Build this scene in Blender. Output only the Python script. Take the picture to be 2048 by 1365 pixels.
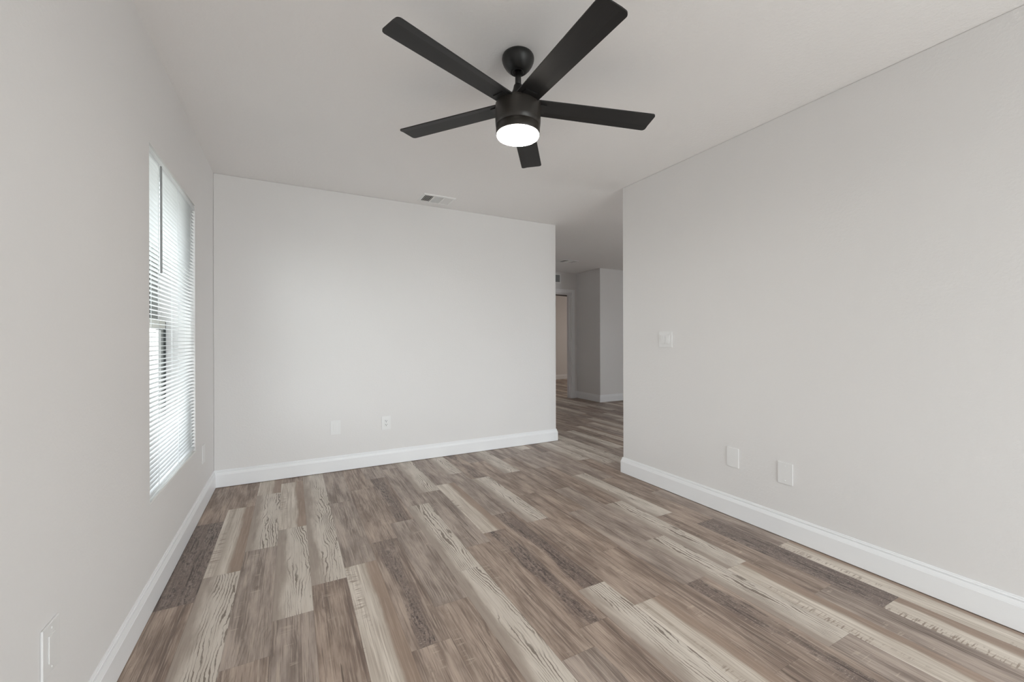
import bpy, bmesh, math, random
from mathutils import Vector, Matrix, Euler

scene = bpy.context.scene
COL = scene.collection
for o in list(bpy.data.objects):
    bpy.data.objects.remove(o)

# ------------------------------------------------------------------ measures
H = 2.44                      # ceiling height
XL, XR = -0.5318, 2.5109      # left wall face, right wall face
YB = 3.9171                   # back wall face
YR = 2.7014                   # end of the right wall
XE = 2.6423                   # end of the back wall
YN = -2.40                    # wall behind the camera
YD = 6.60                     # wall with the far door
XC, YC = 4.945, 5.905         # projecting corner in the hall
XH = 7.4                      # hall right side
YF = 9.93                     # far bedroom back wall
WT = 0.1314

# ------------------------------------------------------------------ camera
F_PX, TH, YH, CAM_H, ROLL = 831.218, 0.48823, 679.933, 1.1431, -0.0024
cam_data = bpy.data.cameras.new('camera')
cam_data.sensor_width = 36.0
cam_data.lens = F_PX / 2048 * 36.0
cam_data.shift_y = -(682.5 - YH) / 2048
cam_data.clip_start = 0.02
cam = bpy.data.objects.new('camera', cam_data)
COL.objects.link(cam)
fwd = Vector((math.sin(TH), math.cos(TH), 0))
rgt = Vector((math.cos(TH), -math.sin(TH), 0))
up = Vector((0, 0, 1))
cx = rgt * math.cos(ROLL) + up * math.sin(ROLL)
cy = -rgt * math.sin(ROLL) + up * math.cos(ROLL)
m = Matrix((cx, cy, -fwd)).transposed().to_4x4()
m.translation = Vector((0, 0, CAM_H))
cam.matrix_world = m
scene.camera = cam

# ------------------------------------------------------------------ world, daylight, exposure
world = bpy.data.worlds.new('overcast_sky')
scene.world = world
world.use_nodes = True
bg = world.node_tree.nodes['Background']
# bright overcast sky above, darker ground below the horizon
wt = world.node_tree
w_tc = wt.nodes.new('ShaderNodeTexCoord')
w_sp = wt.nodes.new('ShaderNodeSeparateXYZ')
w_mr = wt.nodes.new('ShaderNodeMapRange')
w_mr.interpolation_type = 'SMOOTHSTEP'
w_mr.inputs[1].default_value, w_mr.inputs[2].default_value = -0.10, 0.06
w_mx = wt.nodes.new('ShaderNodeMix')
w_mx.data_type = 'RGBA'
w_mx.inputs[6].default_value = (0.40, 0.405, 0.39, 1)
w_mx.inputs[7].default_value = (0.92, 0.955, 1.0, 1)
wt.links.new(w_tc.outputs['Generated'], w_sp.inputs[0])
wt.links.new(w_sp.outputs[2], w_mr.inputs[0])
wt.links.new(w_mr.outputs[0], w_mx.inputs[0])
wt.links.new(w_mx.outputs[2], bg.inputs[0])
bg.inputs[1].default_value = 8.0


def area_light(name, loc, rot, sx, sy, power, col, spread=180):
    d = bpy.data.lights.new(name, 'AREA')
    d.shape = 'RECTANGLE'
    d.size, d.size_y = sx, sy
    d.energy = power
    d.color = col
    d.spread = math.radians(spread)
    o = bpy.data.objects.new(name, d)
    COL.objects.link(o)
    o.location = loc
    o.rotation_euler = rot
    return o


# soft lamps at the added glass doors and hall window, and a far-room fill
area_light('added_door_daylight', (1.52, YN - 0.025, 1.06), (math.radians(-90), 0, math.pi), 1.70, 1.96, 22, (0.92, 0.965, 1.0), 160)
area_light('door_portal', (1.52, YN - 0.15, 1.04), (math.radians(-90), 0, math.pi), 1.8, 2.08, 1, (1, 1, 1)).data.cycles.is_portal = True
area_light('sky_portal', (XL - 0.225, 2.756, 1.22), (0, math.radians(-90), 0), 1.5, 0.92, 1, (1, 1, 1)).data.cycles.is_portal = True
area_light('added_hall_daylight', (XH + 0.025, 1.2, 1.35), (0, math.radians(90), 0), 1.3, 1.9, 40, (0.92, 0.965, 1.0))  # unseen source added to brighten the hall
area_light('bedroom_fill_lamp', (8.75, 8.4, 1.3), (0, math.radians(90), 0), 1.3, 1.2, 11, (1.0, 0.88, 0.78))  # warm fill lamp added inside the far room, no window there

vs = scene.view_settings
scene.display_settings.display_device = 'sRGB'
vs.view_transform = 'Standard'
vs.look = 'None'
vs.exposure = 0.30
vs.gamma = 1.0
vs.use_curve_mapping = False
scene.cycles.max_bounces = 16
scene.cycles.diffuse_bounces = 10
scene.cycles.transparent_max_bounces = 16

# ------------------------------------------------------------------ node helpers


class NT:
    """Small expression builder over a material's node tree."""

    def __init__(self, name):
        self.m = bpy.data.materials.new(name)
        self.m.use_nodes = True
        self.t = self.m.node_tree
        self.t.nodes.clear()
        self.out = self.t.nodes.new('ShaderNodeOutputMaterial')

    def n(self, typ, **kw):
        nd = self.t.nodes.new(typ)
        for k, v in kw.items():
            setattr(nd, k, v)
        return nd

    def put(self, sock, v):
        if v is None:
            return
        if hasattr(v, 'is_output') or isinstance(v, bpy.types.NodeSocket):
            self.t.links.new(v, sock)
        else:
            sock.default_value = v

    def math(self, op, a, b=None, c=None, clamp=False):
        nd = self.n('ShaderNodeMath', operation=op)
        nd.use_clamp = clamp
        self.put(nd.inputs[0], a)
        self.put(nd.inputs[1], b)
        if c is not None:
            self.put(nd.inputs[2], c)
        return nd.outputs[0]

    def add(self, a, b): return self.math('ADD', a, b)
    def sub(self, a, b): return self.math('SUBTRACT', a, b)
    def mul(self, a, b): return self.math('MULTIPLY', a, b)

    def smooth(self, v, lo, hi):
        nd = self.n('ShaderNodeMapRange', interpolation_type='SMOOTHSTEP')
        self.put(nd.inputs[0], v)
        for i, x in ((1, lo), (2, hi), (3, 0.0), (4, 1.0)):
            self.put(nd.inputs[i], x)
        return nd.outputs[0]

    def vec(self, x, y, z=0.0):
        nd = self.n('ShaderNodeCombineXYZ')
        self.put(nd.inputs[0], x)
        self.put(nd.inputs[1], y)
        self.put(nd.inputs[2], z)
        return nd.outputs[0]

    def noise(self, v, scale=1.0, detail=2.0, rough=0.5, dist=0.0):
        nd = self.n('ShaderNodeTexNoise')
        self.put(nd.inputs['Vector'], v)
        nd.inputs['Scale'].default_value = scale
        nd.inputs['Detail'].default_value = detail
        nd.inputs['Roughness'].default_value = rough
        nd.inputs['Distortion'].default_value = dist
        return nd.outputs[0]

    def mix(self, fac, a, b, mode='MIX'):
        nd = self.n('ShaderNodeMix', data_type='RGBA', blend_type=mode)
        self.put(nd.inputs[0], fac)
        self.put(nd.inputs[6], a if not isinstance(a, tuple) or len(a) == 4 else a + (1,))
        self.put(nd.inputs[7], b if not isinstance(b, tuple) or len(b) == 4 else b + (1,))
        return nd.outputs[2]

    def bsdf(self, **kw):
        b = self.n('ShaderNodeBsdfPrincipled')
        for k, v in kw.items():
            key = k.replace('_', ' ')
            if isinstance(v, tuple) and len(v) == 3:
                v = v + (1,)
            self.put(b.inputs[key], v)
        self.t.links.new(b.outputs[0], self.out.inputs[0])
        return b

    def bump(self, height, strength=0.3, dist=0.002):
        nd = self.n('ShaderNodeBump')
        nd.inputs['Strength'].default_value = strength
        nd.inputs['Distance'].default_value = dist
        self.put(nd.inputs['Height'], height)
        return nd.outputs[0]

    def pos(self):
        return self.n('ShaderNodeNewGeometry').outputs['Position']


def lin(r, g, b):
    f = lambda c: (c / 255 / 12.92) if c / 255 <= 0.04045 else ((c / 255 + 0.055) / 1.055) ** 2.4
    return (f(r), f(g), f(b))


def paint_mat(name, col, rough=0.85, scale=85.0, strength=0.25, dist=0.0015, blotch=0.02):
    t = NT(name)
    p = t.pos()
    a = t.noise(p, scale, 3.0, 0.55)
    b = t.noise(p, 1.3, 2.0, 0.5)
    k = t.add(1.0 - blotch, t.mul(b, 2 * blotch))
    colr = t.mix(1.0, col, t.n('ShaderNodeCombineColor').outputs[0], 'MULTIPLY')
    cc = [x for x in t.t.nodes if x.type == 'COMBINE_COLOR'][0]
    for i in range(3):
        t.put(cc.inputs[i], k)
    h = t.smooth(a, 0.42, 0.62)
    t.bsdf(Base_Color=colr, Roughness=rough, Specular_IOR_Level=0.25, Normal=t.bump(h, strength, dist))
    return t.m


def plain_mat(name, col, rough=0.5, metal=0.0, spec=0.5, grain=0.0, gscale=200.0):
    t = NT(name)
    kw = dict(Base_Color=col, Roughness=rough, Metallic=metal, Specular_IOR_Level=spec)
    if grain:
        kw['Normal'] = t.bump(t.noise(t.pos(), gscale, 2.0), grain, 0.0006)
    t.bsdf(**kw)
    return t.m


WALL_COL = lin(222, 220.5, 220)
M_WALL = paint_mat('wall_paint', WALL_COL, scale=75, strength=0.12)
M_CEIL = paint_mat('ceiling_texture', lin(238, 236.5, 236), scale=60, strength=0.2, dist=0.002)
M_TRIM = plain_mat('white_trim_paint', lin(234, 235, 237), 0.38, spec=0.4)
M_PLATE = plain_mat('white_wall_plate_plastic', lin(226, 226, 226), 0.35)
M_SLOT = plain_mat('dark_slot', lin(40, 38, 36), 0.8)
M_BLADE = None
M_BLACK = plain_mat('matt_black_metal', (0.010, 0.0095, 0.009), 0.42, spec=0.45, grain=0.08, gscale=900)
M_HOUSING = plain_mat('bronze_with_lamp_glow', (0.024, 0.020, 0.0165), 0.40, spec=0.5, grain=0.08, gscale=900)  # dark bronze, lifted towards brown to imitate the lamp's glow
M_VINYL = plain_mat('white_window_vinyl', lin(224, 225, 224), 0.4)
M_RAIL = plain_mat('beige_window_vinyl', lin(206, 204, 196), 0.45)
M_TRACK = plain_mat('grey_window_track', lin(150, 153, 150), 0.6)
M_GASKET = plain_mat('dark_window_gasket', lin(74, 78, 78), 0.7)
M_SILL = paint_mat('white_marble_sill', lin(228, 228, 226), 0.35, 18, 0.02, 0.0005, 0.03)
M_VENT = plain_mat('white_vent_enamel', lin(236, 236, 235), 0.4)
M_VENTDARK = plain_mat('vent_duct_dark', (0.01, 0.01, 0.01), 0.9)
M_GRILLE = plain_mat('grey_grille', lin(150, 152, 154), 0.6)
M_BACKING = plain_mat('grey_filter_backing', lin(168, 170, 172), 0.9)
M_BRASS = plain_mat('dark_bronze_plate', lin(45, 40, 38), 0.45, metal=0.6)
M_WAND = plain_mat('grey_wand_plastic', lin(142, 144, 145), 0.25)

# blind slats: white, letting some daylight through
t = NT('white_blind_vinyl')
d1 = t.n('ShaderNodeBsdfPrincipled')
d1.inputs['Base Color'].default_value = lin(220, 221, 222) + (1,)
d1.inputs['Roughness'].default_value = 0.4
d2 = t.n('ShaderNodeBsdfTranslucent')
d2.inputs[0].default_value = (0.83, 0.84, 0.845, 1)
mx = t.n('ShaderNodeMixShader')
mx.inputs[0].default_value = 0.45
t.t.links.new(d1.outputs[0], mx.inputs[1])
t.t.links.new(d2.outputs[0], mx.inputs[2])
t.t.links.new(mx.outputs[0], t.out.inputs[0])
M_SLAT = t.m

# window glass: clear with a fresnel sheen
t = NT('clear_window_glass')
tr = t.n('ShaderNodeBsdfTransparent')
tr.inputs[0].default_value = (0.93, 0.95, 0.94, 1)
gl = t.n('ShaderNodeBsdfGlossy')
gl.inputs['Roughness'].default_value = 0.02
fr = t.n('ShaderNodeFresnel')
fr.inputs[0].default_value = 1.45
mx = t.n('ShaderNodeMixShader')
bf = t.n('ShaderNodeNewGeometry').outputs['Backfacing']
t.t.links.new(t.mul(fr.outputs[0], t.sub(1.0, bf)), mx.inputs[0])
t.t.links.new(tr.outputs[0], mx.inputs[1])
t.t.links.new(gl.outputs[0], mx.inputs[2])
t.t.links.new(mx.outputs[0], t.out.inputs[0])
M_GLASS = t.m

# fan lens: lit, warm white
t = NT('lit_fan_lens')
em = t.n('ShaderNodeEmission')
em.inputs[0].default_value = (1.0, 0.94, 0.85, 1)
em.inputs[1].default_value = 55.0
t.t.links.new(em.outputs[0], t.out.inputs[0])
M_LENS = t.m

# fan blade: black laminate with faint wood grain along the blade (object x)
t = NT('black_blade_laminate')
tc = t.n('ShaderNodeTexCoord').outputs['Object']
sp = t.n('ShaderNodeSeparateXYZ')
t.put(sp.inputs[0], tc)
g = t.noise(t.vec(t.mul(sp.outputs[0], 9.0), t.mul(sp.outputs[1], 260.0), 0.0), 1.0, 3.0, 0.6)
colr = t.mix(g, (0.008, 0.0078, 0.008), (0.018, 0.0175, 0.0175))
t.bsdf(Base_Color=colr, Roughness=0.5, Specular_IOR_Level=0.45, Normal=t.bump(g, 0.15, 0.0006))
M_BLADE = t.m

# ------------------------------------------------------------------ floor material (vinyl planks)
PW, PL = 0.1526, 0.916        # plank width and length


def floor_material():
    t = NT('vinyl_plank_print')
    uv = t.n('ShaderNodeUVMap', uv_map='plank').outputs[0]
    s = t.n('ShaderNodeSeparateXYZ')
    t.put(s.inputs[0], uv)
    U, V = s.outputs[0], s.outputs[1]        # U 0..1 across, V metres along from the plank's near end
    at = t.n('ShaderNodeAttribute', attribute_name='print')
    sa = t.n('ShaderNodeSeparateColor')
    t.put(sa.inputs[0], at.outputs['Color'])
    KIND, SEED, TONE = sa.outputs[0], sa.outputs[1], sa.outputs[2]
    seed = t.mul(SEED, 37.0)
    um = t.mul(U, PW)

    def nz(fu, fv, off, detail=2.0, rough=0.5, dist=0.0):
        return t.noise(t.vec(t.mul(um, fu), t.mul(V, fv), t.add(seed, off)), 1.0, detail, rough, dist)

    # shared grain
    fine = nz(800, 10, 0.3, 3.0, 0.65)       # hair-fine pores
    streak = nz(34, 1.3, 1.1, 3.0, 0.55)     # broad soft bands along the plank
    cloud = nz(19, 3.0, 2.7, 4.0, 0.6)
    patch = nz(15, 2.6, 6.1, 2.0)
    mid = nz(190, 4.0, 3.3, 3.0, 0.6)        # visible grain threads
    rough_n = nz(120, 24, 5.5, 5.0, 0.78)

    # cathedral rings: lines running along the plank, wandering and closing into arches
    warp = nz(9, 1.9, 7.3, 2.0, 0.5)
    wob = nz(34, 15, 8.1, 3.0, 0.6)
    ph = t.add(t.add(t.mul(warp, 9.5), t.mul(um, 84.0)), t.mul(wob, 1.3))
    ring = t.math('SINE', t.mul(ph, 6.2832))
    thick = nz(20, 5, 8.9, 2.0)
    ringline = t.smooth(t.add(ring, t.mul(t.sub(thick, 0.5), 2.6)), 0.38, 0.92)

    # --- print 1: weathered light plank with dark cathedral lines
    pale = t.mix(cloud, lin(188, 178, 167), lin(218, 210, 200))
    pale = t.mix(t.mul(t.smooth(mid, 0.5, 0.7), 0.45), pale, lin(160, 147, 135))
    heart = t.mul(t.smooth(U, 0.22, 0.45), t.smooth(nz(12, 2.2, 9.1, 2.0), 0.34, 0.50))
    pale = t.mix(t.mul(t.mul(ringline, heart), 0.85), pale, lin(112, 100, 90))
    blot = t.smooth(t.add(nz(48, 6, 9.7, 3.0, 0.6), t.mul(t.smooth(U, 0.70, 0.97), 0.17)), 0.765, 0.79)
    pale = t.mix(t.mul(blot, 0.85), pale, lin(118, 105, 95))
    taupe = t.mix(cloud, lin(146, 133, 123), lin(178, 166, 155))
    taupe = t.mix(t.mul(t.smooth(mid, 0.5, 0.72), 0.35), taupe, lin(124, 112, 103))
    edge1 = t.smooth(t.add(U, t.mul(t.sub(cloud, 0.5), 0.6)), 0.12, 0.48)
    P1 = t.mix(edge1, taupe, pale)

    # --- print 2: pale sawn strip beside a brown strip
    saw = nz(13, 140, 4.2, 2.0, 0.6)         # marks across the plank
    saww = t.mul(t.smooth(saw, 0.52, 0.60), t.smooth(nz(16, 3.0, 11.1), 0.44, 0.56))
    pale2 = t.mix(t.smooth(streak, 0.3, 0.7), lin(184, 173, 161), lin(217, 208, 197))
    pale2 = t.mix(t.mul(saww, t.sub(1.0, t.smooth(U, 0.14, 0.40))), pale2, lin(146, 131, 119))
    pale2 = t.mix(t.mul(t.smooth(mid, 0.48, 0.64), 0.6), pale2, lin(158, 144, 131))
    brown_s = t.mix(cloud, lin(128, 110, 98), lin(170, 150, 135))
    brown_s = t.mix(t.mul(t.smooth(mid, 0.5, 0.64), 0.45), brown_s, lin(180, 161, 146))
    edge2 = t.smooth(t.add(U, t.mul(t.sub(cloud, 0.5), 0.35)), 0.56, 0.74)
    P2 = t.mix(edge2, pale2, brown_s)

    # --- brown oak, from warm to grey by TONE
    b_lo = t.mix(TONE, lin(125, 108, 97), lin(131, 118, 110))
    b_hi = t.mix(TONE, lin(178, 159, 145), lin(177, 163, 153))
    br = t.mix(t.smooth(cloud, 0.32, 0.68), b_lo, b_hi)
    br = t.mix(t.mul(t.smooth(streak, 0.54, 0.68), 0.62), br, lin(104, 89, 82))
    br = t.mix(t.mul(t.smooth(mid, 0.52, 0.64), 0.50), br, lin(192, 176, 162))
    br = t.mix(t.mul(t.smooth(nz(260, 5.0, 15.2, 3.0, 0.6), 0.54, 0.66), 0.48), br, lin(96, 83, 76))
    hatch = t.mul(t.smooth(nz(9, 95, 17.5, 2.0), 0.6, 0.66), t.smooth(nz(20, 3.5, 18.1), 0.54, 0.64))
    br = t.mix(t.mul(hatch, 0.38), br, lin(202, 186, 170))
    crk = t.smooth(nz(44, 1.7, 19.4, 3.0, 0.5), 0.70, 0.72)
    br = t.mix(t.mul(crk, 0.75), br, lin(84, 71, 63))
    br = t.mix(t.mul(t.mul(ringline, t.smooth(patch, 0.46, 0.60)), 0.42), br, lin(100, 87, 80))
    kn = t.n('ShaderNodeTexVoronoi')
    t.put(kn.inputs['Vector'], t.vec(t.mul(um, 7.0), t.mul(V, 3.2), t.add(seed, 3.0)))
    kn.inputs['Scale'].default_value = 1.0
    kd = t.add(kn.outputs['Distance'], t.mul(t.sub(wob, 0.5), 0.05))
    knot = t.sub(1.0, t.smooth(kd, 0.03, 0.085))
    br = t.mix(t.mul(knot, 0.5), br, lin(96, 80, 71))
    P0 = br

    # --- print 3: brown plank with a charcoal scraped band down its middle
    band = t.mul(t.smooth(t.add(patch, t.mul(t.sub(t.math('SINE', t.mul(U, 3.1416)), 0.75), 0.45)), 0.32, 0.62), 1.0)
    band = t.math('MAXIMUM', band, t.smooth(TONE, 0.6, 0.9))
    dk = t.mix(t.mul(band, 0.55), P0, lin(112, 99, 94))
    scr = t.mul(t.mul(t.smooth(rough_n, 0.45, 0.60), t.smooth(cloud, 0.34, 0.56)), band)
    dk = t.mix(t.mul(scr, 0.92), dk, lin(74, 64, 62))
    dk = t.mix(t.mul(t.mul(t.smooth(nz(60, 240, 13.4, 3.0, 0.7), 0.57, 0.66), band), 0.65), dk, lin(184, 170, 160))
    groove = t.mul(t.smooth(nz(80, 3.6, 14.7, 3.0, 0.55), 0.60, 0.64), band)
    dk = t.mix(t.mul(groove, 0.8), dk, lin(72, 62, 58))
    P3 = dk

    def is_kind(k):
        return t.math('COMPARE', KIND, k, 0.06)
    c = t.mix(is_kind(0.25), P0, P1)
    c = t.mix(is_kind(0.50), c, P2)
    c = t.mix(is_kind(0.75), c, P3)
    # shared fine pores and slow shifts of tone
    c = t.mix(t.mul(t.smooth(fine, 0.55, 0.8), 0.20), c, lin(96, 84, 76))
    # micro-bevel at the plank edges
    eu = t.math('MINIMUM', um, t.sub(PW, um))
    ev = t.math('MINIMUM', V, t.sub(PL, V))
    e = t.math('MINIMUM', eu, ev)
    line = t.sub(1.0, t.smooth(e, 0.0002, 0.0011))
    c = t.mix(t.mul(line, 0.40), c, lin(92, 80, 72))
    hgt = t.sub(t.mul(fine, 0.35), t.mul(line, 0.8))
    rg = t.add(0.40, t.mul(fine, 0.18))
    t.bsdf(Base_Color=c, Roughness=rg, Specular_IOR_Level=0.34, Normal=t.bump(hgt, 0.22, 0.001))
    return t.m


M_FLOOR = floor_material()

# ------------------------------------------------------------------ geometry helpers


def link_mesh(name, bm, mat, parent=None, smooth=False, loc=None):
    me = bpy.data.meshes.new(name)
    bmesh.ops.recalc_face_normals(bm, faces=bm.faces)
    bm.to_mesh(me)
    bm.free()
    if smooth:
        for p in me.polygons:
            p.use_smooth = True
    o = bpy.data.objects.new(name, me)
    COL.objects.link(o)
    if isinstance(mat, (list, tuple)):
        for x in mat:
            me.materials.append(x)
    else:
        me.materials.append(mat)
    if parent:
        o.parent = parent
    if loc:
        o.location = loc
    return o


def bx(bm, x0, x1, y0, y1, z0, z1, bevel=0.0, seg=2):
    vs_ = [bm.verts.new((x, y, z)) for x in (x0, x1) for y in (y0, y1) for z in (z0, z1)]
    f = []
    for q in ((0, 1, 3, 2), (4, 6, 7, 5), (0, 4, 5, 1), (2, 3, 7, 6), (0, 2, 6, 4), (1, 5, 7, 3)):
        f.append(bm.faces.new([vs_[i] for i in q]))
    if bevel:
        ed = list({e for fa in f for e in fa.edges})
        bmesh.ops.bevel(bm, geom=ed, offset=bevel, segments=seg, affect='EDGES', profile=0.5)


def box_bm(*a, **k):
    bm = bmesh.new()
    bx(bm, *a, **k)
    return bm


def lathe(bm, prof, n=48, z_axis=True):
    """prof: list of (r, z) from top to bottom."""
    rings = []
    for r, z in prof:
        if r < 1e-6:
            rings.append([bm.verts.new((0, 0, z))])
        else:
            rings.append([bm.verts.new((r * math.cos(2 * math.pi * i / n), r * math.sin(2 * math.pi * i / n), z)) for i in range(n)])
    for a, b in zip(rings, rings[1:]):
        for i in range(n):
            j = (i + 1) % n
            if len(a) == 1:
                bm.faces.new((a[0], b[i], b[j]))
            elif len(b) == 1:
                bm.faces.new((a[i], b[0], a[j]))
            else:
                bm.faces.new((a[i], b[i], b[j], a[j]))


def prism(bm, pts, z0, z1):
    lo = [bm.verts.new((x, y, z0)) for x, y in pts]
    hi = [bm.verts.new((x, y, z1)) for x, y in pts]
    n = len(pts)
    bm.faces.new(lo)
    bm.faces.new(hi)
    for i in range(n):
        j = (i + 1) % n
        bm.faces.new((lo[i], lo[j], hi[j], hi[i]))


def empty(name, loc, rot=(0, 0, 0)):
    o = bpy.data.objects.new(name, None)
    o.empty_display_size = 0.1
    COL.objects.link(o)
    o.location = loc
    o.rotation_euler = rot
    return o


def tag(o, label=None, cat=None, group=None, kind=None):
    if label: o['label'] = label
    if cat: o['category'] = cat
    if group: o['group'] = group
    if kind: o['kind'] = kind
    return o


def structure(o, label=None, cat=None):
    o['kind'] = 'structure'
    if label: o['label'] = label
    if cat: o['category'] = cat
    return o


def dup(root, loc, rot=None, label=None, group=None):
    r = root.copy()
    COL.objects.link(r)
    r.location = loc
    if rot is not None:
        r.rotation_euler = rot
    if label: r['label'] = label
    if group: r['group'] = group
    for ch in list(root.children):
        c = ch.copy()
        COL.objects.link(c)
        c.parent = r
        for g_ in list(ch.children):
            d = g_.copy()
            COL.objects.link(d)
            d.parent = c
    return r


def wall_with_hole(name, axis, face, thick, a0, a1, holes, mat, label, z1=H):
    """axis 'x': plane of constant x running along y from a0 to a1; 'y': constant y running along x.
    face..face+thick is the wall's depth; holes = [(b0, b1, zlo, zhi)] sorted."""
    bm = bmesh.new()

    def add(b0, b1, zl, zh):
        if b1 - b0 < 1e-5 or zh - zl < 1e-5:
            return
        lo, hi = min(face, face + thick), max(face, face + thick)
        if axis == 'x':
            bx(bm, lo, hi, b0, b1, zl, zh)
        else:
            bx(bm, b0, b1, lo, hi, zl, zh)
    cur = a0
    for b0, b1, zl, zh in holes:
        add(cur, b0, 0, z1)
        add(b0, b1, 0, zl)
        add(b0, b1, zh, z1)
        cur = b1
    add(cur, a1, 0, z1)
    o = link_mesh(name, bm, mat)
    return structure(o, label, 'wall')


# ------------------------------------------------------------------ floor
random.seed(11)
B, G, L1, L2, D, DD = 'B', 'G', 'L1', 'L2', 'D', 'DD'
# row number -> (one plank end along the room, {plank start: print})
ROWS = {
    -4: (2.253, {2.253: DD, 1.337: B, 3.169: B}),
    -3: (2.455, {2.455: L2, 1.539: L1, 3.371: B, 0.62: B}),
    -2: (2.656, {2.656: L1, 1.74: G, 0.824: B, 3.572: L2}),
    -1: (2.863, {2.863: L2, 1.947: L1, 1.03: G, 3.779: B, 0.11: B}),
    0: (2.142, {2.142: L1, 3.058: L1, 1.226: B, 0.31: L1}),
    1: (2.237, {2.237: G, 1.32: L2, 3.155: G, 0.405: B}),
    2: (1.518, {1.518: D, 0.602: B, 2.434: B, 3.35: B}),
    3: (1.725, {1.725: G, 0.81: B, 2.641: D, 3.557: G}),
    4: (1.932, {1.932: L1, 1.016: L1, 2.848: G, 3.764: G, 0.1: B}),
    5: (2.139, {2.139: G, 1.223: B, 3.055: L1, 0.307: G}),
    6: (2.243, {2.243: L2, 1.327: D, 0.41: B, 3.159: G}),
    7: (1.531, {1.531: D, 2.447: G, 0.615: L1, 3.363: L1}),
    8: (2.248, {2.248: L1, 1.332: B, 0.416: L2, 3.164: D}),
    9: (1.75, {1.75: B, 0.834: B, 2.666: B, 3.582: G}),
    10: (2.25, {2.25: B, 1.334: G, 0.418: D, 3.166: L1}),
    11: (1.727, {1.727: G, 0.811: L1, -0.105: G, 2.643: B, 3.559: G}),
    12: (2.24, {2.24: B, 1.324: L1, 0.408: L2, 3.156: G}),
    13: (1.927, {1.927: L1, 1.011: B, 2.843: G, 3.759: L1, 0.095: G}),
    14: (1.738, {0.822: DD, 1.738: B, -0.094: L2, 2.654: G}),
    15: (2.256, {1.34: G, 0.424: L2, 2.256: B, 3.172: L1}),
    16: (2.98, {2.98: L1, 2.064: G, 3.896: B}),
    17: (3.19, {3.19: L1, 4.106: B}),
}
KINDS = {B: 0.0, G: 0.0, L1: 0.25, L2: 0.5, D: 0.75, DD: 0.75}
bm = bmesh.new()
uvl = bm.loops.layers.uv.new('plank')
cl = bm.loops.layers.float_color.new('print')
X0 = 0.081
FX0, FX1, FY0, FY1 = XL - 0.22, 9.2, YN - 0.14, YF + 0.12
r0 = math.floor((FX0 - X0) / PW)
r1 = math.ceil((FX1 - X0) / PW)
for r in range(r0, r1):
    xa, xb = max(FX0, X0 + r * PW), min(FX1, X0 + (r + 1) * PW)
    if r in ROWS:
        e0, known = ROWS[r]
    else:
        e0, known = random.uniform(0, PL), {}
    n0 = math.floor((FY0 - e0) / PL)
    n = n0
    while e0 + n * PL < FY1:
        ys = e0 + n * PL
        kind = None
        for k, v in known.items():
            if abs(k - ys) < 0.12:
                kind = v
        if kind is None:
            kind = random.choices([B, G, L1, L2, D], [3, 3, 2, 1.3, 1])[0]
        tone = (1.0 if kind in (G, DD) else random.uniform(0, 0.35))
        sd = random.randrange(1, 9) / 9.0 + (0.02 if kind == G else 0)
        ya, yb_ = max(FY0, ys), min(FY1, ys + PL)
        n += 1
        if yb_ - ya < 1e-4:
            continue
        co = [(xa, ya), (xb, ya), (xb, yb_), (xa, yb_)]
        f = bm.faces.new([bm.verts.new((x, y, 0)) for x, y in co])
        for lp, (x, y) in zip(f.loops, co):
            lp[uvl].uv = ((x - (X0 + r * PW)) / PW, y - ys)
            lp[cl] = (KINDS[kind], sd, tone, 1)
me = bpy.data.meshes.new('floor')
bm.to_mesh(me)
bm.free()
floor = bpy.data.objects.new('floor', me)
COL.objects.link(floor)
me.materials.append(M_FLOOR)
structure(floor, 'mixed brown and whitewashed vinyl plank floor running through the rooms', 'floor')

# ------------------------------------------------------------------ shell
WY0, WY1, WZ0, WZ1 = 2.281, 3.232, 0.441, 1.988     # left window opening
LT = 0.22                                            # outside wall thickness
wall_with_hole('wall_left', 'x', XL, -LT, YN - 0.14, YB + WT, [(WY0, WY1, WZ0, WZ1)], M_WALL,
               'pale greige painted wall with the blind-covered window')
o = link_mesh('wall_back', box_bm(XL, XE, YB, YB + WT, 0, H), M_WALL)
structure(o, 'pale greige wall across the end of the room', 'wall')
bv = o.modifiers.new('corner_bead', 'BEVEL'); bv.width = 0.006; bv.segments = 2
o = link_mesh('wall_right', box_bm(XR, XR + WT, YN, YR, 0, H), M_WALL)
structure(o, 'long pale greige wall on the right with the light switch', 'wall')
bv = o.modifiers.new('corner_bead', 'BEVEL'); bv.width = 0.006; bv.segments = 2
wall_with_hole('wall_front', 'y', YN, -0.14, XL, XH,
               [(0.62, 2.42, 0.0, 2.08)], M_WALL, 'wall behind the viewer with added glass doors')
# hall
o = link_mesh('wall_hall_left', box_bm(XE - 0.12, XE, YB + WT, YD, 0, H), M_WALL)
structure(o, 'left side wall of the hall beyond the back wall', 'wall')
DX1, DX0, DZ = 4.816, 4.004, 2.045                   # far door opening
wall_with_hole('wall_hall_end', 'y', YD, 0.12, XE - 0.12, XC, [(DX0, DX1, 0.0, DZ)], M_WALL,
               'hall end wall holding the white cased doorway')
o = link_mesh('wall_hall_corner', box_bm(XC, XH + 0.12, YC, YD + 0.12, 0, H), M_WALL)
structure(o, 'projecting wall corner at the end of the hall', 'wall')
bv = o.modifiers.new('corner_bead', 'BEVEL'); bv.width = 0.006; bv.segments = 2
wall_with_hole('wall_hall_right', 'x', XH, 0.12, YN, YC, [(0.2, 2.2, 0.65, 2.05)], M_WALL, 'right side wall of the hall')
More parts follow.
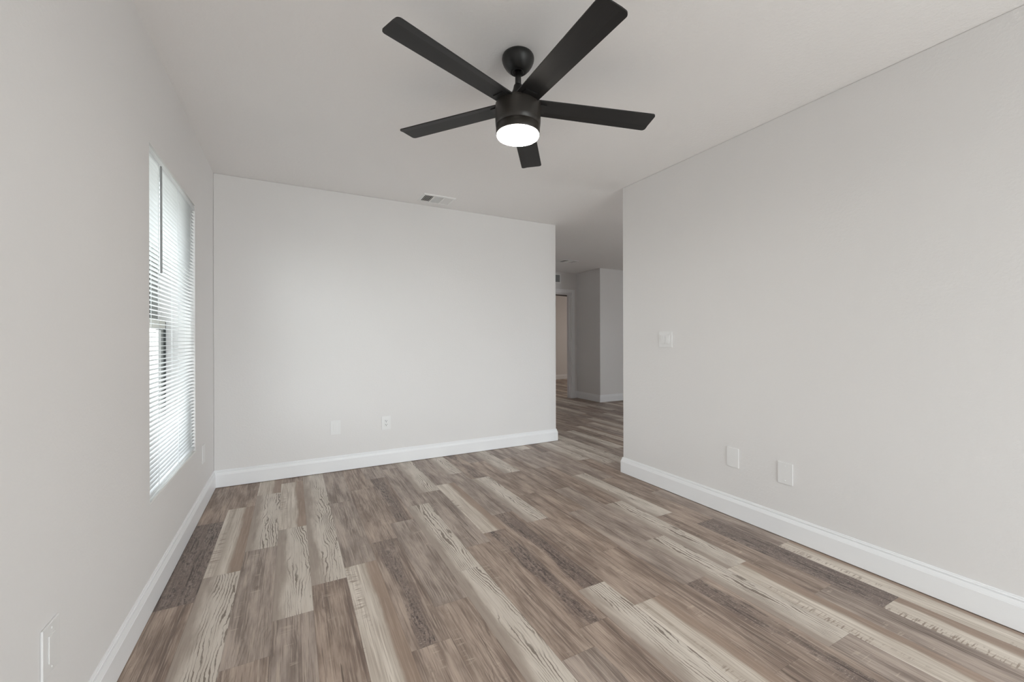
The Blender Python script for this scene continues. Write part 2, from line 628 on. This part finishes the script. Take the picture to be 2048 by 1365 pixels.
# far bedroom
M_WALLB = M_WALL
o = link_mesh('wall_bedroom_back', box_bm(XE, 9.0, YF, YF + 0.12, 0, H), M_WALLB)
structure(o, 'warmly lit wall seen through the far doorway', 'wall')
o = link_mesh('wall_bedroom_left', box_bm(XE - 0.12, XE, YD + 0.12, YF + 0.12, 0, H), M_WALLB)
structure(o, 'left wall of the room beyond the far doorway', 'wall')
o = link_mesh('wall_bedroom_right', box_bm(9.0, 9.12, YD + 0.12, YF + 0.12, 0, H), M_WALLB)
structure(o, 'right wall of the room beyond the far doorway', 'wall')
o = link_mesh('wall_bedroom_front', box_bm(XH + 0.12, 9.0, YD, YD + 0.12, 0, H), M_WALLB)
structure(o, 'near wall of the room beyond the far doorway', 'wall')
o = link_mesh('ceiling', box_bm(XL - 0.22, 9.2, YN - 0.14, YF + 0.12, H, H + 0.12), M_CEIL)
structure(o, 'flat pale textured ceiling', 'ceiling')

# ------------------------------------------------------------------ baseboards
BH = 0.135
BPROF = [(0.0, 0.004), (0.0150, 0.004), (0.0150, 0.0985), (0.0136, 0.1000), (0.0136, 0.1016), (0.0126, 0.1050), (0.0085, 0.1185),
         (0.0048, 0.1200), (0.0048, 0.1218), (0.0082, 0.1230), (0.0080, 0.1266), (0.0048, 0.1280), (0.0046, 0.1330),
         (0.0034, BH), (0.0, BH)]


def baseboard(name, path, label, side=1):
    """Sweep the profile along a 2-D path; the moulding stands off to the right of travel (side=1)."""
    bm = bmesh.new()
    P = [Vector(p) for p in path]
    n = len(P)
    offs = []
    for i in range(n):
        dirs = []
        if i > 0: dirs.append((P[i] - P[i - 1]).normalized())
        if i < n - 1: dirs.append((P[i + 1] - P[i]).normalized())
        nr = [Vector((d.y, -d.x)) * side for d in dirs]
        if len(nr) == 1:
            offs.append(nr[0])
        else:
            b = (nr[0] + nr[1])
            offs.append(b / (1 + nr[0].dot(nr[1])))
    rings = []
    for p, of in zip(P, offs):
        rings.append([bm.verts.new((p.x + of.x * a, p.y + of.y * a, z)) for a, z in BPROF])
    k = len(BPROF)
    for a, b in zip(rings, rings[1:]):
        for i in range(k):
            j = (i + 1) % k
            bm.faces.new((a[i], b[i], b[j], a[j]))
    bm.faces.new(rings[0])
    bm.faces.new(list(reversed(rings[-1])))
    o = link_mesh(name, bm, M_TRIM)
    return structure(o, label, 'baseboard')


baseboard('baseboard_left', [(XL, YN), (XL, YB)], 'white baseboard along the window wall')
baseboard('baseboard_back', [(XL, YB), (XE, YB), (XE, YD)], 'white baseboard along the back wall, turning its end')
baseboard('baseboard_right', [(XR + WT, YN), (XR + WT, YR), (XR, YR), (XR, YN)], 'white baseboard along the right wall, turning its end', side=1)
baseboard('baseboard_hall', [(DX1 + 0.066, YD), (XC, YD), (XC, YC), (XH, YC), (XH, YN)], 'white baseboard around the hall corner')
baseboard('baseboard_bedroom', [(XE, YD + 0.12), (XE, YF), (9.0, YF), (9.0, YD + 0.12)], 'white baseboard of the room beyond the doorway')

# ------------------------------------------------------------------ left window (structure) and its blind
win = structure(empty('window_1', (XL - 0.14, (WY0 + WY1) / 2, WZ0)), 'white single hung window behind the blind', 'window')


def wpart(name, bm, mat):
    o = link_mesh(name, bm, mat)
    o.parent = win
    o.matrix_parent_inverse = Matrix.Translation(-win.location)
    return o


XW = XL - 0.14
bm = bmesh.new()
bx(bm, XW - 0.075, XW, WY0, WY0 + 0.04, WZ0, WZ1)
bx(bm, XW - 0.075, XW - 0.03, WY1 - 0.035, WY1, WZ0, WZ1)
bx(bm, XW - 0.075, XW, WY0 + 0.04, WY1 - 0.035, WZ0, WZ0 + 0.04)
bx(bm, XW - 0.075, XW, WY0 + 0.04, WY1 - 0.035, WZ1 - 0.035, WZ1)
wpart('window_frame', bm, M_VINYL)
bm = bmesh.new()
bx(bm, XW - 0.03, XW - 0.008, 3.150, 3.195, WZ0 + 0.04, 1.21)
wpart('side_track', bm, M_TRACK)
bm = bmesh.new()
bx(bm, XW - 0.012, XW + 0.002, 3.195, 3.2045, WZ0 + 0.04, 1.255)
bx(bm, XW - 0.03, XW - 0.012, 3.128, 3.150, WZ0 + 0.04, 1.21)
bx(bm, XW - 0.05, XW - 0.04, 3.012, 3.062, 1.265, WZ1 - 0.04)
wpart('gasket', bm, M_GASKET)
bm = bmesh.new()
bx(bm, XW - 0.055, XW - 0.035, 3.062, WY1 - 0.035, 1.265, WZ1 - 0.04)
wpart('upper_jamb_liner', bm, M_TRACK)
lower = bmesh.new()
bx(lower, XW - 0.03, XW - 0.004, 3.066, 3.128, WZ0 + 0.04, 1.205)
bx(lower, XW - 0.03, XW - 0.004, WY0 + 0.04, WY0 + 0.10, WZ0 + 0.04, 1.205)
bx(lower, XW - 0.03, XW - 0.004, WY0 + 0.10, 3.066, WZ0 + 0.04, WZ0 + 0.09)
wpart('lower_sash', lower, M_VINYL)
wpart('meeting_rail', box_bm(XW - 0.045, XW + 0.002, WY0 + 0.04, 3.19, 1.212, 1.262), M_RAIL)
bm = bmesh.new()
bx(bm, XW - 0.02, XW - 0.016, WY0 + 0.10, 3.066, WZ0 + 0.09, 1.212)
bx(bm, XW - 0.052, XW - 0.048, WY0 + 0.04, 3.062, 1.262, WZ1 - 0.035)
wpart('window_pane', bm, M_GLASS)
bm = box_bm(XL - 0.139, XL + 0.001, WY0 + 0.0005, WY1 - 0.0005, WZ0 + 0.0005, WZ0 + 0.012, bevel=0.002)
o = link_mesh('trim_1', bm, M_SILL)
structure(o, 'thin white stone sill under the blind', 'window sill')

bxc = XL - 0.0155                     # blind plane
blind = tag(empty('window_blind', (bxc, (WY0 + WY1) / 2, WZ0)), 'white mini blind hanging in the left wall window, slats open', 'blind')


def bpart(name, bm, mat, parent=None, smooth=False):
    o = link_mesh(name, bm, mat, smooth=smooth)
    o.parent = parent or blind
    o.matrix_parent_inverse = Matrix.Translation(-blind.location)
    return o


SY0, SY1 = WY0 + 0.006, WY1 - 0.004
headrail = bpart('headrail', box_bm(bxc - 0.0135, bxc + 0.0135, SY0, SY1, WZ1 - 0.036, WZ1 - 0.010, bevel=0.003), M_SLAT)
bm = bmesh.new()
zz = WZ1 - 0.050
SP = 0.0205
while zz > WZ0 + 0.05:
    prof = []
    for i in range(7):
        a = -1 + i / 3
        prof.append((bxc + a * 0.0125, zz + 0.0022 * (1 - a * a) - 0.0015 + a * -0.0006))
    lo = [[bm.verts.new((x, y, z)) for x, z in prof] for y in (SY0, SY1)]
    hi = [[bm.verts.new((x, y, z + 0.0005)) for x, z in prof] for y in (SY0, SY1)]
    for i in range(6):
        bm.faces.new((hi[0][i], hi[0][i + 1], hi[1][i + 1], hi[1][i]))
        bm.faces.new((lo[0][i], lo[1][i], lo[1][i + 1], lo[0][i + 1]))
    for e in (0, 6):
        bm.faces.new((lo[0][e], hi[0][e], hi[1][e], lo[1][e]))
    zz -= SP
slats = bpart('slats', bm, M_SLAT)
brail = bpart('bottom_rail', box_bm(bxc - 0.0125, bxc + 0.0125, SY0, SY1, WZ0 + 0.022, WZ0 + 0.040, bevel=0.003), M_SLAT)
for y in (2.43, 2.80, 3.12):
    bm = bmesh.new()
    for sx in (-0.0134, 0.0134):
        bx(bm, bxc + sx - 0.0006, bxc + sx + 0.0006, y - 0.0009, y + 0.0009, WZ0 + 0.036, WZ1 - 0.03)
    bpart('ladder_cord', bm, M_SLAT)
    bm = bmesh.new()
    bx(bm, bxc + 0.008, bxc + 0.0165, y - 0.010, y + 0.010, WZ0 + 0.019, WZ0 + 0.034, bevel=0.003)
    bx(bm, bxc + 0.008, bxc + 0.0165, y - 0.004, y + 0.004, WZ0 + 0.028, WZ0 + 0.040, bevel=0.002)
    cap = bpart('cord_button', bm, M_SLAT, brail)
bm = bmesh.new()
lathe(bm, [(0.0, 1.935), (0.004, 1.934), (0.0052, 1.92), (0.0052, 1.45), (0.0, 1.448)], 6)
wand = bpart('tilt_wand', bm, M_WAND)
wand.location = (bxc + 0.026, 2.412, 0)
wand['label'] = 'long grey tilt wand'
bm = bmesh.new()
bx(bm, bxc + 0.010, bxc + 0.030, 2.4095, 2.4145, 1.934, 1.962, bevel=0.001)
hook = bpart('wand_hook', bm, M_SLAT, wand)
hook.location = Vector((0, 0, 0)) - Vector(wand.location)

# ------------------------------------------------------------------ glass doors added behind the viewer, hall window added out of view


def simple_window(name, loc, rz, w, z0, z1, mull, label):
    """A framed window in local axes: width along x, outside towards -y."""
    e = structure(empty(name, loc, (0, 0, rz)), label, 'window')
    fr_ = bmesh.new()
    b, x0, x1 = 0.05, -w / 2, w / 2
    bx(fr_, x0, x0 + b, -0.10, -0.04, z0, z1)
    bx(fr_, x1 - b, x1, -0.10, -0.04, z0, z1)
    bx(fr_, x0 + b, x1 - b, -0.10, -0.04, z0, z0 + b)
    bx(fr_, x0 + b, x1 - b, -0.10, -0.04, z1 - b, z1)
    for mxx in mull:
        bx(fr_, mxx - 0.03, mxx + 0.03, -0.10, -0.04, z0 + b, z1 - b)
    link_mesh('window_frame', fr_, M_VINYL, e)
    link_mesh('window_pane', box_bm(x0 + b, x1 - b, -0.073, -0.069, z0 + b, z1 - b), M_GLASS, e)


simple_window('added_window_2', (1.52, YN, 0), 0, 1.8, 0.0, 2.08, [0.0], 'wide glass sliding doors added behind the viewer')  # doors out of view, added as a plausible daylight source
simple_window('added_window_3', (XH, 1.2, 0), math.pi / 2, 2.0, 0.65, 2.05, [0.0], 'unseen window added to light the hall side')  # hidden window added as a light source for the hall

# ------------------------------------------------------------------ far doorway trim
door = structure(empty('door_1', ((DX0 + DX1) / 2, YD, 0)), 'white cased doorway at the end of the hall', 'doorway')


def dpart(name, bm, mat, parent=None):
    o = link_mesh(name, bm, mat)
    o.parent = parent or door
    o.matrix_parent_inverse = Matrix.Translation(-door.location)
    return o


CW = 0.066
bm = bmesh.new()
for (x0, x1, z0, z1) in ((DX1 - 0.004, DX1 + CW, 0, DZ + CW), (DX0 - CW, DX0 + 0.004, 0, DZ + CW), (DX0 + 0.004, DX1 - 0.004, DZ - 0.004, DZ + CW)):
    bx(bm, x0, x1, YD - 0.017, YD - 0.0005, z0, z1, bevel=0.004)
bx(bm, DX1 + 0.03, DX1 + CW, YD - 0.022, YD - 0.015, 0, DZ + CW, bevel=0.003)
bx(bm, DX0, DX1 + 0.03, YD - 0.022, YD - 0.015, DZ + 0.03, DZ + CW, bevel=0.003)
dpart('door_casing', bm, M_TRIM)
bm = bmesh.new()
bx(bm, DX1 - 0.018, DX1, YD, YD + 0.12, 0, DZ)
bx(bm, DX0, DX0 + 0.018, YD, YD + 0.12, 0, DZ)
bx(bm, DX0 + 0.018, DX1 - 0.018, YD, YD + 0.12, DZ - 0.018, DZ)
bx(bm, DX1 - 0.030, DX1 - 0.018, YD + 0.045, YD + 0.08, 0, DZ - 0.018)
bx(bm, DX0 + 0.018, DX0 + 0.030, YD + 0.045, YD + 0.08, 0, DZ - 0.018)
bx(bm, DX0 + 0.030, DX1 - 0.030, YD + 0.045, YD + 0.08, DZ - 0.030, DZ - 0.018)
jamb = dpart('door_jamb', bm, M_TRIM)
sp_ = dpart('strike_plate', box_bm(DX1 - 0.021, DX1 - 0.0175, YD + 0.012, YD + 0.043, 0.905, 0.965, bevel=0.001), M_BRASS, jamb)
sp_['label'] = 'small dark strike plate'

# ------------------------------------------------------------------ ceiling fan
FANX, FANY = 0.9200, 1.6650


def build_fan():
    fan = empty('ceiling_fan', (FANX, FANY, H))
    # everything below hangs from the ball joint with a slight lean
    lean = Euler((0, math.radians(0.4), 0))
    disc_tilt = Euler((0, math.radians(2.0), 0))

    def part(name, bm, mat, parent=fan, smooth=True, leaning=True, bev=None):
        o = link_mesh(name, bm, mat, smooth=smooth)
        o.parent = parent
        if parent is fan and leaning:
            o.matrix_local = Matrix.Translation((0, 0, 0)) @ lean.to_matrix().to_4x4()
        return o
    # canopy bowl
    bm = bmesh.new()
    lathe(bm, [(0.0, 0.0), (0.0690, 0.0), (0.0725, -0.006), (0.0738, -0.014), (0.0722, -0.024), (0.067, -0.037), (0.057, -0.053), (0.045, -0.066), (0.036, -0.073), (0.0325, -0.0745),
               (0.0315, -0.0715), (0.0285, -0.0700), (0.0275, -0.0745), (0.0245, -0.0750), (0.0225, -0.067), (0.0, -0.066)], 56)
    canopy = part('canopy', bm, M_BLACK, leaning=False)
    canopy.location = (-0.001, 0, 0)
    # down rod
    bm = bmesh.new()
    lathe(bm, [(0.0, -0.060), (0.0135, -0.060), (0.0135, -0.150), (0.0, -0.150)], 28)
    part('downrod', bm, M_BLACK)
    # coupling cover
    bm = bmesh.new()
    lathe(bm, [(0.0135, -0.130), (0.017, -0.131), (0.0195, -0.135), (0.0225, -0.150), (0.029, -0.168), (0.0335, -0.188), (0.036, -0.215), (0.0, -0.215)], 40)
    part('coupling_cover', bm, M_BLACK)
    # motor housing
    bm = bmesh.new()
    lathe(bm, [(0.0, -0.215), (0.090, -0.216), (0.1000, -0.219), (0.1035, -0.225), (0.1040, -0.238), (0.1035, -0.300), (0.1022, -0.3185), (0.1000, -0.3205),
               (0.1000, -0.3225), (0.0, -0.3225)], 72)
    part('motor_housing', bm, M_HOUSING)
    # light kit ring
    bm = bmesh.new()
    lathe(bm, [(0.0995, -0.3225), (0.1010, -0.3235), (0.0995, -0.356), (0.0985, -0.3600), (0.0950, -0.3605), (0.0940, -0.356), (0.0, -0.356)], 72)
    part('light_ring', bm, M_HOUSING)
    # lens
    bm = bmesh.new()
    lathe(bm, [(0.0935, -0.354), (0.0960, -0.3610), (0.0965, -0.3640), (0.0945, -0.3685), (0.087, -0.3715), (0.070, -0.3740), (0.040, -0.3755), (0.0, -0.376)], 64)
    ln = part('lens', bm, M_LENS)
    ln['label'] = 'lit white light lens'
    # blades
    ZB = 2.2165 - H
    A0 = 0.1424
    W, R, PITCH = 0.120, 0.650, 0.075
    for k in range(5):
        a = A0 + k * 2 * math.pi / 5
        # radial direction in room axes: depth direction turned towards camera right
        ang = math.pi / 2 - TH - a            # angle from +x
        ax = Vector((math.cos(ang), math.sin(ang), 0))
        # local frame: x radial, y towards the smaller-angle side
        ay = Vector((-math.sin(ang), math.cos(ang), 0))
        rot = Matrix.Rotation(ang, 4, 'Z') @ Matrix.Rotation(-PITCH, 4, 'X')
        bm = bmesh.new()
        ri, w2, cr = 0.060, W / 2, 0.016
        wi = 0.052
        out = [(ri, -wi)]
        for i in range(6):
            q = -math.pi / 2 + i * (math.pi / 2) / 5
            out.append((R - cr + cr * math.cos(q), -w2 + cr + cr * math.sin(q)))
        for i in range(6):
            q = i * (math.pi / 2) / 5
            out.append((R - cr + cr * math.cos(q), w2 - cr + cr * math.sin(q)))
        out.append((ri, wi))
        # cross-section folds upward along a crease near the +y edge
        crease = 0.026

        def zfun(y):
            return 0.0 if y < crease else (y - crease) * -0.11
        TB = 0.0055
        # split outline by the crease so the fold is crisp
        lowp = [p for p in out if p[1] <= crease]
        hip = [p for p in out if p[1] > crease]
        low_poly = lowp + [(R, crease), (ri, crease)]
        hi_poly = [(ri, crease), (R, crease)] + hip
        for poly in (low_poly, hi_poly):
            top = [bm.verts.new((x, y, zfun(y) + TB / 2)) for x, y in poly]
            bot = [bm.verts.new((x, y, zfun(y) - TB / 2)) for x, y in poly]
            bm.faces.new(top)
            bm.faces.new(list(reversed(bot)))
            n_ = len(poly)
            for i in range(n_):
                j = (i + 1) % n_
                y0_, y1_ = poly[i][1], poly[j][1]
                if abs(y0_ - crease) < 1e-9 and abs(y1_ - crease) < 1e-9:
                    continue
                bm.faces.new((top[i], bot[i], bot[j], top[j]))
        bmesh.ops.remove_doubles(bm, verts=bm.verts, dist=1e-6)
        b = part('blade', bm, M_BLADE, smooth=False)
        b.matrix_local = Matrix.Translation((-0.001, 0, ZB)) @ disc_tilt.to_matrix().to_4x4() @ rot
        # short bracket between housing and blade
        bm = bmesh.new()
        pts = [(0.070, -0.040), (0.128, -0.030), (0.128, 0.030), (0.070, 0.040)]
        prism(bm, pts, -0.0075, -0.0029)
        br = link_mesh('blade_bracket', bm, M_BLACK)
        br.parent = b
    return fan


fan = build_fan()
tag(fan, 'black five blade ceiling fan with a lit round lamp in the near room', 'ceiling fan')
fan2 = dup(fan, (5.40, 8.25, H), (0, 0, math.radians(16)), 'dark ceiling fan partly seen through the far doorway')

# ------------------------------------------------------------------ ceiling vents


def build_vent():
    v = empty('ceiling_vent', (0, 0, H))

    def part(name, bm, mat):
        return link_mesh(name, bm, mat, v)
    a, b = 0.150, 0.112               # half sizes (x, y)
    ia, ib = 0.127, 0.084             # opening half sizes
    zt, zb = -0.0005, -0.009
    bm = bmesh.new()
    # flange with sloped edge
    def ring(o_, i_, zo, zi):
        vo = [bm.verts.new((sx * o_[0], sy * o_[1], zo)) for sx, sy in ((-1, -1), (1, -1), (1, 1), (-1, 1))]
        vi = [bm.verts.new((sx * i_[0], sy * i_[1], zi)) for sx, sy in ((-1, -1), (1, -1), (1, 1), (-1, 1))]
        for i in range(4):
            j = (i + 1) % 4
            bm.faces.new((vo[i], vo[j], vi[j], vi[i]))
    ring((a, b), (a - 0.004, b - 0.004), zt, zb + 0.002)
    ring((a - 0.004, b - 0.004), (ia + 0.003, ib + 0.003), zb + 0.002, zb)
    ring((ia + 0.003, ib + 0.003), (ia, ib), zb, zt)
    # dividers between the three banks
    for x in (-0.046, 0.046):
        bx(bm, x - 0.005, x + 0.005, -ib, ib, zb, zt)
    part('vent_frame', bm, M_VENT)
    part('duct_opening', box_bm(-ia, ia, -ib, ib, -0.0011, -0.0006), M_VENTDARK)
    # three banks of louvres
    def bank(xs, tilt, along_y=True, span=None, th=0.0014):
        bmx = bmesh.new()
        for c_ in xs:
            dx = 0.0062 * tilt
            p0, p1 = c_ - dx, c_ + dx
            if along_y:
                pts = [(p0, zb + 0.0005), (p0 + th, zb + 0.0005), (p1 + th, zt - 0.0008), (p1, zt - 0.0008)]
                fa = [bmx.verts.new((x, span[0], z)) for x, z in pts]
                fb = [bmx.verts.new((x, span[1], z)) for x, z in pts]
            else:
                pts = [(p0, zb + 0.0005), (p0 + th, zb + 0.0005), (p1 + th, zt - 0.0008), (p1, zt - 0.0008)]
                fa = [bmx.verts.new((span[0], y, z)) for y, z in pts]
                fb = [bmx.verts.new((span[1], y, z)) for y, z in pts]
            bmx.faces.new(fa)
            bmx.faces.new(list(reversed(fb)))
            for i in range(4):
                j = (i + 1) % 4
                bmx.faces.new((fa[i], fb[i], fb[j], fa[j]))
        return bmx
    part('louver_bank', bank([-0.118 + i * 0.0135 for i in range(6)], 0.55, True, (-ib, ib), 0.0034), M_VENT)
    part('louver_bank', bank([-0.076 + i * 0.0135 for i in range(12)], 0.05, False, (-0.041, 0.041)), M_VENT)
    part('louver_bank', bank([0.0535 + i * 0.0135 for i in range(6)], -1.0, True, (-ib, ib)), M_VENT)
    return v


vent = build_vent()
vent.location = (1.186, 3.706, H)
tag(vent, 'white three way air vent on the ceiling near the back wall', 'air vent')
dup(vent, (4.04, 5.63, H), (0, 0, 0), 'white air vent on the hall ceiling beyond the opening')

# return air grille over the far door
g0 = tag(empty('return_air_grille', (4.32, YD, 2.31)), 'white framed return air grille above the far doorway', 'air grille')
bm = bmesh.new()
gw, gh = 0.242, 0.09
for (x0, x1, z0, z1) in ((-gw, -gw + 0.022, -gh, gh), (gw - 0.022, gw, -gh, gh), (-gw + 0.022, gw - 0.022, -gh, -gh + 0.022), (-gw + 0.022, gw - 0.022, gh - 0.022, gh)):
    bx(bm, x0, x1, -0.010, -0.0005, z0, z1)
link_mesh('grille_frame', bm, M_VENT, g0)
link_mesh('grille_backing', box_bm(-gw + 0.022, gw - 0.022, -0.0015, -0.0006, -gh + 0.022, gh - 0.022), M_BACKING, g0)
bm = bmesh.new()
for i in range(9):
    z = -gh + 0.028 + i * 0.0155
    vsx = [bm.verts.new(p) for p in ((-gw + 0.022, -0.009, z), (gw - 0.022, -0.009, z), (gw - 0.022, -0.002, z + 0.011), (-gw + 0.022, -0.002, z + 0.011))]
    bm.faces.new(vsx)
link_mesh('grille_louvers', bm, M_GRILLE, g0)

# ------------------------------------------------------------------ wall plates
PWD, PHT = 0.081, 0.123


def plate_bm(w, h, th=0.0055):
    """Plate in local x (width), z (height), standing out along -y."""
    bm = bmesh.new()
    bx(bm, -w / 2, w / 2, -th, -0.0003, -h / 2, h / 2, bevel=0.0012, seg=2)
    return bm


def screw(parent, z):
    bm = bmesh.new()
    lathe(bm, [(0.0, 0.0014), (0.0025, 0.0012), (0.0033, 0.0), (0.0, -0.001)], 16)
    o = link_mesh('screw', bm, M_PLATE, parent)
    o.location = (0, -0.006, z)
    o.rotation_euler = (math.pi / 2, 0, 0)
    return o


def blank_plate(loc, rz, label, style):
    e = tag(empty('blank_wall_plate', loc, (0, 0, rz)), label, 'wall plate')
    link_mesh('cover', plate_bm(PWD, PHT), M_PLATE, e)
    if style in ('insert', 'both'):
        bm = bmesh.new()
        bx(bm, -0.0165, 0.0165, -0.0078, -0.0055, -0.0335, 0.0335, bevel=0.0008)
        link_mesh('insert', bm, M_PLATE, e)
    if style in ('screws', 'both'):
        zs = 0.0415 if style == 'screws' else 0.048
        screw(e, zs)
        screw(e, -zs)
    return e


def outlet(loc, rz, label, style):
    e = tag(empty('wall_outlet', loc, (0, 0, rz)), label, 'outlet')
    cov = link_mesh('cover', plate_bm(PWD, PHT), M_PLATE, e)
    if style == 'square':
        bm = bmesh.new()
        bx(bm, -0.0165, 0.0165, -0.0078, -0.0055, -0.0335, 0.0335, bevel=0.001)
        socket = [link_mesh('socket', bm, M_PLATE, e)]
        cz = (0.017, -0.017)
    else:
        socket = []
        cz = (0.0195, -0.0195)
        for z in cz:
            bm = bmesh.new()
            pts = []
            for i in range(32):
                q = 2 * math.pi * i / 32
                pts.append((0.0172 * math.cos(q), max(-0.0143, min(0.0143, 0.0172 * math.sin(q)))))
            prism(bm, pts, 0.0055, 0.0085)
            bmesh.ops.rotate(bm, verts=bm.verts, cent=(0, 0, 0), matrix=Matrix.Rotation(math.pi / 2, 3, 'X'))
            bmesh.ops.translate(bm, verts=bm.verts, vec=(0, 0, z))
            socket.append(link_mesh('socket', bm, M_PLATE, e))
        screw(e, 0.0)
    for i, z in enumerate(cz):
        bm = bmesh.new()
        yf = -0.0081 if style == 'square' else -0.0088
        for x, hh in ((-0.0064, 0.0048), (0.0064, 0.0040)):
            bx(bm, x - 0.0015, x + 0.0015, yf, yf + 0.0012, z + 0.0035 - hh, z + 0.0035 + hh)
        pts = [(0.0032 * math.cos(2 * math.pi * q / 16), 0.0032 * math.sin(2 * math.pi * q / 16)) for q in range(16)]
        g_ = bmesh.new()
        prism(g_, pts, -yf - 0.0012, -yf)
        bmesh.ops.rotate(g_, verts=g_.verts, cent=(0, 0, 0), matrix=Matrix.Rotation(math.pi / 2, 3, 'X'))
        bmesh.ops.translate(g_, verts=g_.verts, vec=(0, 0, z - 0.0075))
        tmp = bpy.data.meshes.new('tmp')
        g_.to_mesh(tmp)
        g_.free()
        bm.from_mesh(tmp)
        bpy.data.meshes.remove(tmp)
        s_ = link_mesh('contact_slots', bm, M_SLOT, socket[min(i, len(socket) - 1)])
        s_['label'] = 'dark contact slots'
    return e


RB = 0.0                      # faces the camera side (-y) on the back wall
RR = -math.pi / 2             # right wall: faces -x
RLW = math.pi / 2             # left wall: faces +x
blank_plate((0.338, YB, 0.382), RB, 'blank white wall plate on the back wall, left of the outlet', 'insert')
outlet((0.768, YB, 0.382), RB, 'white power outlet with dark slots on the back wall', 'square')
blank_plate((XR, 1.697, 0.382), RR, 'plain blank white plate on the right wall, the one nearer the hall opening', 'plain')
blank_plate((XR, 1.3745, 0.3695), RR, 'blank white plate with two screws on the right wall, farther from the hall opening', 'screws')
blank_plate((XL, 3.483, 0.372), RLW, 'white wall plate seen edge-on between the window and the back corner', 'plain')
blank_plate((XL, 1.4465, 0.384), RLW, 'white wall plate with a rectangular insert low on the left wall, nearest the viewer', 'both')

sw = tag(empty('light_switch', (XR, 2.238, 1.142), (0, 0, RR)), 'white double rocker light switch on the right wall', 'light switch')
link_mesh('cover', plate_bm(0.124, 0.118), M_PLATE, sw)
for x, tl in ((-0.0235, 0.10), (0.0235, -0.10)):
    bm = bmesh.new()
    bx(bm, x - 0.0175, x + 0.0175, -0.0068, -0.0056, -0.0345, 0.0345)
    fr_ = link_mesh('rocker_frame', bm, M_PLATE, sw)
    bm = bmesh.new()
    bx(bm, -0.0155, 0.0155, -0.0018, 0.0018, -0.0325, 0.0325, bevel=0.0008)
    rk = link_mesh('rocker', bm, M_PLATE, sw)
    rk.location = (x, -0.0082, 0)
    rk.rotation_euler = (tl, 0, 0)
